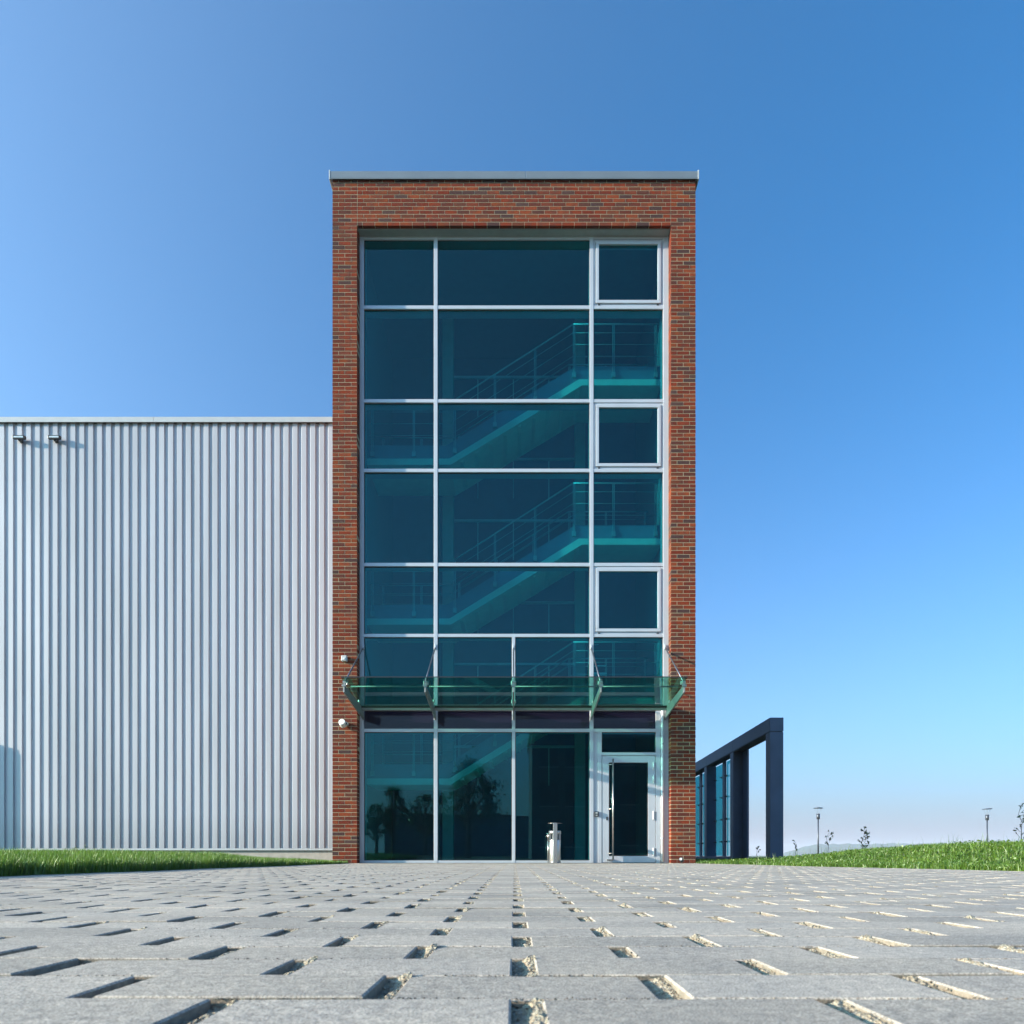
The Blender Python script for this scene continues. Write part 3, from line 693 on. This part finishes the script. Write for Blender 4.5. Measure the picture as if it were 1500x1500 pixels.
# ------------------------------------------------------------------ white corrugated hall
XH0, XH1 = -17.5, -XO-.002
HZ0, HZ1 = PZ(1242.5, HY), PZ(618.5, HY)
HALL = thing('warehouse_hall', ((XH0+XH1)/2, HY, 0), 'long low hall clad in white vertical corrugated steel left of the tower', 'building')
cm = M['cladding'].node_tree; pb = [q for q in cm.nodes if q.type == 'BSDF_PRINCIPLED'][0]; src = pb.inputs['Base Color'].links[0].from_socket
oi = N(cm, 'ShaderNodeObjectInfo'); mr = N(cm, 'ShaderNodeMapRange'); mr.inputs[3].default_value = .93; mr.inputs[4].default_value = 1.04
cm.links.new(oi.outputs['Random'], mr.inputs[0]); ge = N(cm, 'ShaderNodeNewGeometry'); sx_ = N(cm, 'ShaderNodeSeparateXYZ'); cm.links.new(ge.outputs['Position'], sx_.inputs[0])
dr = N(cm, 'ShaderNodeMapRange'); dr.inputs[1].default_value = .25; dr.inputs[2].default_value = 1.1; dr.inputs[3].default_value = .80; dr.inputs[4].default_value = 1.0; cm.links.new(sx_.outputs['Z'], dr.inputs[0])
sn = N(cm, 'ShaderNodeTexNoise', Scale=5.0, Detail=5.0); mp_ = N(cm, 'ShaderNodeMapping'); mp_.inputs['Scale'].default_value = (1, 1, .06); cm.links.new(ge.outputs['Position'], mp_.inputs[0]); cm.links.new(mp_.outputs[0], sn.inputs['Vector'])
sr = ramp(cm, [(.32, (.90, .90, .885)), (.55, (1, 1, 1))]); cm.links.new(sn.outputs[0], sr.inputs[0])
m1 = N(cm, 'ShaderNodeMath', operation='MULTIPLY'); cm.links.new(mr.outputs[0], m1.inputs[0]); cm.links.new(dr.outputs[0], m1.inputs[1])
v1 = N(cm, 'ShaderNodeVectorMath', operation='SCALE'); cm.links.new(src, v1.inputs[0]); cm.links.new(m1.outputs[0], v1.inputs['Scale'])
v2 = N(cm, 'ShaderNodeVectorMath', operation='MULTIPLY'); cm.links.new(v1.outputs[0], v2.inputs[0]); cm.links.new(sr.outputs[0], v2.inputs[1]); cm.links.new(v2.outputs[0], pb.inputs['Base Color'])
b = MB(); b.box(XH0, XH1, HY+.06, YB+30, -.1, HZ1+.02); b.build('wall_core', M['trim'], HALL)
pitch = 13.02/F*HY
def profile(x):
    # recessed trough then proud flat: edges measured from the photograph
    a = pitch
    return [(x, .035), (x+.060, .035), (x+.082, 0), (x+a-.014, 0), (x+a, .035)]
edge0 = PX(41.0/6, HY)                                # left edge of a trough
x = edge0-5*6*pitch; nsheet = 0
while x < XH1-.05:
    pts = []
    for kx in range(5):
        xx = x+kx*pitch
        if xx > XH1: break
        pts += profile(xx)[:4] if kx < 4 else profile(xx)
    pts = [(min(p[0], XH1), p[1]) for p in pts]
    v = [(p[0], HY+p[1], HZ0) for p in pts]+[(p[0], HY+p[1], HZ1) for p in pts]; n = len(pts)
    f = [(i, i+1, n+i+1, n+i) for i in range(n-1)]
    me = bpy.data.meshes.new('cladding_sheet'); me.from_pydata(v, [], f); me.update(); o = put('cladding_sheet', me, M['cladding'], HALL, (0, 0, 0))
    so_ = o.modifiers.new('thickness', 'SOLIDIFY'); so_.thickness = .002; so_.offset = -1
    sc_ = MB()
    for kx in range(5):
        for py in (662, 702, 790, 900, 1015, 1137, 1225):
            xs_ = x+kx*pitch+.043; zz = PZ(py, HY)
            if xs_ < XH1: sc_.box(xs_-.009, xs_+.009, HY+.026, HY+.0345, zz-.009, zz+.009)
    tag(sc_.build('screw', M['grey'], o), kind='stuff')
    x += 5*pitch
b = MB(); b.box(XH0, XH1, HY-.012, HY+.065, HZ0-.035, HZ0-.004); b.box(XH0, XH1, HY-.030, HY-.0125, HZ0-.050, HZ0-.022); b.build('base_flashing', M['trim'], HALL, bevel=.003)
b = MB(); b.box(XH0, XH1, HY+.02, HY+.3, -.1, HZ0-.036); b.build('plinth', M['concrete'], HALL)
zc0, zc1 = PZ(617.0, HY-.06), PZ(610.5, HY-.06)
xj = PX(227, HY)
for x0, x1 in ((XH0, xj-4.0), (xj-3.996, xj), (xj+.005, XH1)):
    b = MB(); b.box(x0, x1, HY-.06, HY+.4, zc0, zc1); b.box(x0, x1, HY-.064, HY-.05, zc0-.02, zc0+.001); b.build('roof_trim', M['trim'], HALL, bevel=.004)
b = MB(); b.box(XH0, XH1, HY-.03, HY+.04, HZ1+.001, zc0-.002); b.build('trim_gap', M['dark'], HALL)
for pxl, lab in ((26, 'black wall floodlight on the white hall, nearer the left picture edge'), (78, 'black wall floodlight on the white hall, second from the left picture edge')):
    c = P(pxl-.5, 640, HY-.15); t = thing('floodlight', (c.x, HY, c.z), lab, 'floodlight', 'floodlights under the hall roof edge')
    b = MB(); b.hexa([(c.x-.125, HY-.14, c.z-.035), (c.x+.125, HY-.14, c.z-.035), (c.x+.14, HY-.05, c.z-.015), (c.x-.14, HY-.05, c.z-.015), (c.x-.135, HY-.14, c.z+.05), (c.x+.135, HY-.14, c.z+.05), (c.x+.14, HY-.05, c.z+.06), (c.x-.14, HY-.05, c.z+.06)])
    b.build('lamp_body', M['black'], t, bevel=.012)
    b = MB(); b.box(c.x-.09, c.x+.12, HY-.146, HY-.138, c.z-.008, c.z+.022); b.build('lens', M['lens'], t)
    b = MB(); b.box(c.x-.03, c.x+.03, HY-.08, HY-.001, c.z-.045, c.z-.010); b.box(c.x-.04, c.x+.04, HY-.012, HY-.001, c.z-.06, c.z+.02); b.build('bracket', M['black'], t, bevel=.004)
t = thing('shadow_cabinet', (-12.9, HY, 0), 'unseen tall grey cabinet added beyond the left edge to cast a shadow on the hall wall', 'cabinet')  # out of view, added to throw the shadow on the hall's lower left
b = MB(); b.box(-13.3, -12.5, HY-.38, HY-.005, .05, 2.92); b.build('body', M['trim'], t, bevel=.01)
b = MB(); b.box(-13.26, -12.54, HY-.40, HY-.381, .15, 2.85); b.build('door', M['trim'], t, bevel=.006)

# ------------------------------------------------------------------ navy frame with glass screens on the right
sk = .036
def fx(y, off=0.0): return 6.42+sk*(y-19)+off
t = thing('frame_screen', (fx(19)+.16, 19, 0), 'dark navy post and beam frame with glass infill behind the tower', 'frame structure')
FT = .145+203/F*19
post_y = [19.0, 22.65, 26.3, 29.95, 33.6]; pwid = .335
def sbox(y0, y1, o0, o1, z0, z1):
    return [(fx(y0, o0), y0, z0), (fx(y0, o1), y0, z0), (fx(y1, o1), y1, z0), (fx(y1, o0), y1, z0), (fx(y0, o0), y0, z1), (fx(y0, o1), y0, z1), (fx(y1, o1), y1, z1), (fx(y1, o0), y1, z1)]
for y in post_y:
    b = MB(); b.hexa(sbox(y, y+.37, 0, pwid, -.1, FT-.362)); b.build('post', M['navy'], t, bevel=.006)
ends = [19.0]+[y+.05 for y in post_y[1:]]+[34.5]
for a, c in zip(ends, ends[1:]):
    b = MB(); b.hexa(sbox(a, c-.012, -.004, pwid+.004, FT-.345, FT)); b.build('beam', M['navy'], t, bevel=.005)
b = MB(); b.hexa(sbox(19.02, 34.4, .02, pwid-.02, FT-.361, FT-.346)); b.build('shadow_joint', M['dark'], t)
for i in range(1, 4):
    y0, y1 = post_y[i]+.37, post_y[i+1]
    b = MB(); b.hexa(sbox(y0+.002, y1-.002, 0.02, pwid, -.05, .14)); b.build('sill_beam', M['navy'], t)
    mid = (y0+y1)/2
    for a, c in ((y0+.05, mid+.04), (mid+.38, y1-.05)):
        b = MB(); b.hexa(sbox(a, c, pwid-.03, pwid-.015, .15, FT-.40)); gp = b.build('glass_panel', M['fglass'], t)
        for zz in (.62, 1.35, 2.08, 2.75):
            for yy in (a+.12, c-.12):
                b = MB(); b.tube((fx(yy, pwid-.10), yy, zz), (fx(yy, pwid-.032), yy, zz), .03, n=10); b.tube((fx(yy, pwid-.15), yy, zz), (fx(yy, pwid-.10), yy, zz), .012, n=8); b.build('point_fixing', M['black'], gp)
    b = MB(); b.hexa(sbox(mid+.06, mid+.36, pwid-.09, pwid-.032, .141, FT-.37)); b.build('divider', M['navy'], t)
b = MB(); b.hexa(sbox(22.12, 22.64, pwid-.06, pwid-.01, -.05, FT-.362)); b.build('edge_post', M['navy'], t)

# ------------------------------------------------------------------ street lamps
def lamp(px, ytop, Y, lab, tilt):
    p = P(px, ytop, Y); t = thing('street_lamp', (p.x, Y, 0), lab, 'street lamp', 'disc head lamps beyond the right bank')
    zt = p.z; k = Y/F
    b = MB(); b.tube((p.x, Y, -.12), (p.x, Y, zt-16*k), .075, .06, n=12); b.build('pole', M['lampm'], t, smooth=True)
    b = MB(); b.tube((p.x, Y, zt-16*k), (p.x, Y, zt-8*k), .14, .16, n=14); b.build('lamp_body', M['lampm'], t, smooth=True)
    b = MB(); b.lathe((0, 0, 0), [(.05, .09), (.35, .06), (.44, .0), (.40, -.015), (.05, -.03)][::-1], 28)
    rt = Matrix.Rotation(R(tilt), 3, 'Y'); b.v = [tuple(rt @ Vector(q)+Vector((p.x, Y, zt))) for q in b.v]; b.build('reflector_disc', M['lampm'], t, smooth=True)
    b = MB()
    for a in (0, 120, 240): b.tube((p.x+.12*math.cos(R(a)), Y+.12*math.sin(R(a)), zt-8*k), (p.x+.3*math.cos(R(a)), Y+.3*math.sin(R(a)), zt), .009, n=6)
    b.build('stay', M['steel'], t)
lamp(1198.5, 1184, 69, 'thin disc head street lamp beside the navy frame, left of two', 0)
lamp(1446, 1185.5, 69, 'thin disc head street lamp with tilted disc near the right edge', -5)

# ------------------------------------------------------------------ plants
def leaves(name, pts, size, m, parent, world):
    n = len(pts); a = RNG.normal(size=(n, 3)); a /= np.linalg.norm(a, axis=1)[:, None]; b_ = RNG.normal(size=(n, 3)); b_ -= (b_*a).sum(1)[:, None]*a; b_ /= np.linalg.norm(b_, axis=1)[:, None]
    s = size*RNG.uniform(.6, 1.3, n)[:, None]; pts = np.asarray(pts)-np.array(world)
    v = np.stack([pts-a*s, pts+b_*s*.45, pts+a*s, pts-b_*s*.45], 1).reshape(-1, 3)
    f = np.arange(n*4).reshape(-1, 4); return put(name, npmesh(name, v, f, 4), m, parent, world)
def sapling(px, ytop, Y, lab, nb, lsz, seed, nleaf=10, crown=.5, bush=1.0):
    rs = random.Random(seed); p = P(px, ytop, Y); h = p.z; t = thing('sapling', (p.x, Y, 0), lab, 'sapling', 'young trees planted beyond the right bank')
    b = MB(); n = 7; pts = [Vector((p.x+rs.uniform(-.03, .03)*i*.4, Y, h*.93*i/n)) for i in range(n+1)]
    r0 = .010+h*.004
    for i in range(n): b.tube(pts[i], pts[i+1], r0*(1-i/n*.75), r0*(1-(i+1)/n*.75), n=7, cap=False)
    b.build('trunk', M['bark'], t, smooth=True)
    lp = []; b = MB()
    for i in range(nb):
        u = 1-crown*(i/nb); q = pts[0].lerp(pts[-1], u); a = rs.uniform(0, 6.28); L = h*rs.uniform(.10, .22)*bush*(1.15-u*.5)
        e = q+Vector((math.cos(a)*L, math.sin(a)*L, L*rs.uniform(.5, 1.2))); b.tube(q, e, r0*.35, r0*.15, n=5, cap=False)
        for j in range(nleaf):
            w = rs.uniform(.35, 1.1); lp.append(q.lerp(e, w)+Vector([rs.gauss(0, L*.12) for _ in range(3)]))
    b.build('branch', M['bark'], t)
    leaves('foliage', np.array([tuple(v_) for v_ in lp]), lsz, M['sleaf'], t, (p.x, Y, 0))
sapling(1109, 1239, 24, 'tiny leafy sapling seen through the open navy frame', 6, .035, 1, 5)
sapling(1166, 1232, 30, 'small bent sapling just right of the navy frame end post', 5, .05, 2, 4, .6)
sapling(1213, 1217, 32, 'young forked sapling right of the left street lamp', 9, .05, 3, 6, .55)
sapling(1264, 1212, 30, 'bushier young sapling in front of the hazy hill', 13, .055, 4, 8, .75)
sapling(1495, 1176, 24, 'tallest sapling, with sparse pale leaves at the right edge', 12, .05, 5, 6, .7, .8)
# weed in the left grass
c = P(118, 1262, 8.6); t = thing('weed_plant', (c.x, 8.6, 0), 'small pale seed headed weed standing above the left lawn', 'weed')
b = MB(); lp = []
for i in range(6):
    a = random.uniform(0, 6.28); e = Vector((c.x+math.cos(a)*.05, 8.6+math.sin(a)*.05, .24+random.uniform(-.03, .05))); b.tube((c.x, 8.6, 0), e, .002, .001, n=5)
    for j in range(9): lp.append((e.x+random.gauss(0, .012), e.y+random.gauss(0, .012), e.z-random.uniform(0, .07)))
b.build('stem', M['sleaf'], t); leaves('leaf', np.array(lp), .011, M['sleaf'], t, (c.x, 8.6, 0))

# far wooded ridge
v = []; f = []; xs = np.linspace(750, 4000, 520)
for x in xs:
    hgt = 41*float(sstep((x-845)/190))*(1-.4*float(sstep((x-2400)/1500)))+2.2*math.sin(x*.031)*math.sin(x*.0113)+1.2*math.sin(x*.13+2)+random.uniform(-1.0, 1.0)
    v += [(x, 2450, -1), (x, 2480, max(-.5, hgt*.7)), (x, 2520, max(-.4, hgt)), (x, 2800, -1)]
for i in range(len(xs)-1):
    a = i*4; f += [(a, a+4, a+5, a+1), (a+1, a+5, a+6, a+2), (a+2, a+6, a+7, a+3)]
me = bpy.data.meshes.new('wooded_hill'); me.from_pydata(v, [], f); me.update(); tag(put('wooded_hill', me, M['wood']), kind='structure')

# ------------------------------------------------------------------ what the glass front mirrors: trees and a hall across the yard
def tree(x, y, h, w, lab, seed, n=7000):
    rs = np.random.default_rng(seed); t = thing('tree', (x, y, -.1), lab, 'tree', 'trees across the yard')
    b = MB(); b.tube((x, y, -.15), (x+.1, y, h*.45), .05*h**.8, .03*h**.8, n=9)
    cl = []
    for i in range(44):
        a = rs.uniform(0, 6.28); u = rs.uniform(.25, 1); rr = w/2*math.sin(math.pi*(.12+.80*u))*rs.uniform(.35, .9); cz = h*(.22+.68*u)
        c = Vector((x+math.cos(a)*rr, y+math.sin(a)*rr, cz)); cl.append((c, w*.115*rs.uniform(.5, 1.3))); b.tube((x, y, cz*.6), c, .05, .015, n=5, cap=False)
    b.build('trunk', M['bark'], t)
    pts = []
    for c, r_ in cl:
        m = int(n/44*rs.uniform(.3, 1.6)); d = rs.normal(size=(m, 3)); d /= np.linalg.norm(d, axis=1)[:, None]; pts.append(np.array(c)+d*r_*np.abs(rs.normal(0, .85, m))[:, None])
    leaves('crown', np.concatenate(pts), .13, M['leaf'], t, (x, y, -.1))
def mir(px, Y): return (px-CX)/F*(2*GY-Y)           # mirrored abscissa of something standing behind the viewer
tree(mir(685, -30), -30, 8.3, 6.4, 'broad tree across the yard mirrored in the middle panes', 11, 7000)
tree(mir(572, -34), -34, 6.4, 3.2, 'slim tree across the yard mirrored in the left pane', 12, 2600)
tree(mir(548, -32), -32, 4.6, 2.4, 'smallest tree across the yard mirrored at the left frame', 13, 1500)
tree(mir(620, -36), -36, 5.8, 4.5, 'mid sized round tree across the yard mirrored beside the broad one', 14, 2600)
bx0, bx1, by = mir(782, -36), mir(985, -36), -36
t = thing('opposite_building', ((bx0+bx1)/2, by, 0), 'dark office block across the yard mirrored in the ground floor glass', 'building')
b = MB(); b.box(bx0, bx1, by-14, by, -.1, 11.2); b.build('wall', M['dark'], t)
b = MB(); b.box(bx0-.2, bx1+.2, by-14, by+.15, 11.2, 11.5); b.build('roof', M['coping'], t)
for zz in (1.0, 4.6, 8.1):
    for i in range(5):
        xa = bx0+.7+i*(bx1-bx0-1)/5; b = MB(); b.box(xa, xa+1.6, by+.001, by+.04, zz, zz+2.0); w_ = b.build('window', M['spandrel'], t)
        b = MB(); b.box(xa-.06, xa+1.66, by+.002, by+.09, zz-.1, zz-.001); b.build('sill', M['trim'], w_)
t = thing('far_shed', (mir(610, -90), -90, 0), 'long blue grey shed far across the yard mirrored in the left pane', 'building')
b = MB(); b.box(mir(560, -90), mir(790, -90), -104, -90, -.1, 6.2); b.build('wall', M['navy'], t)
b = MB(); b.box(mir(558, -90), mir(792, -90), -105, -89.6, 6.2, 6.6); b.build('roof', M['dark'], t)

# ------------------------------------------------------------------ the air
b = MB(); b.box(-4200, 4200, -4200, 4200, -1.3, 62)
hz, n, out = mat('haze_air'); vol = N(n, 'ShaderNodeVolumePrincipled', Density=.00024); vol.inputs['Color'].default_value = (.80, .88, 1, 1)
n.links.new(vol.outputs[0], out.inputs['Volume'])
tag(b.build('haze', hz), kind='stuff')
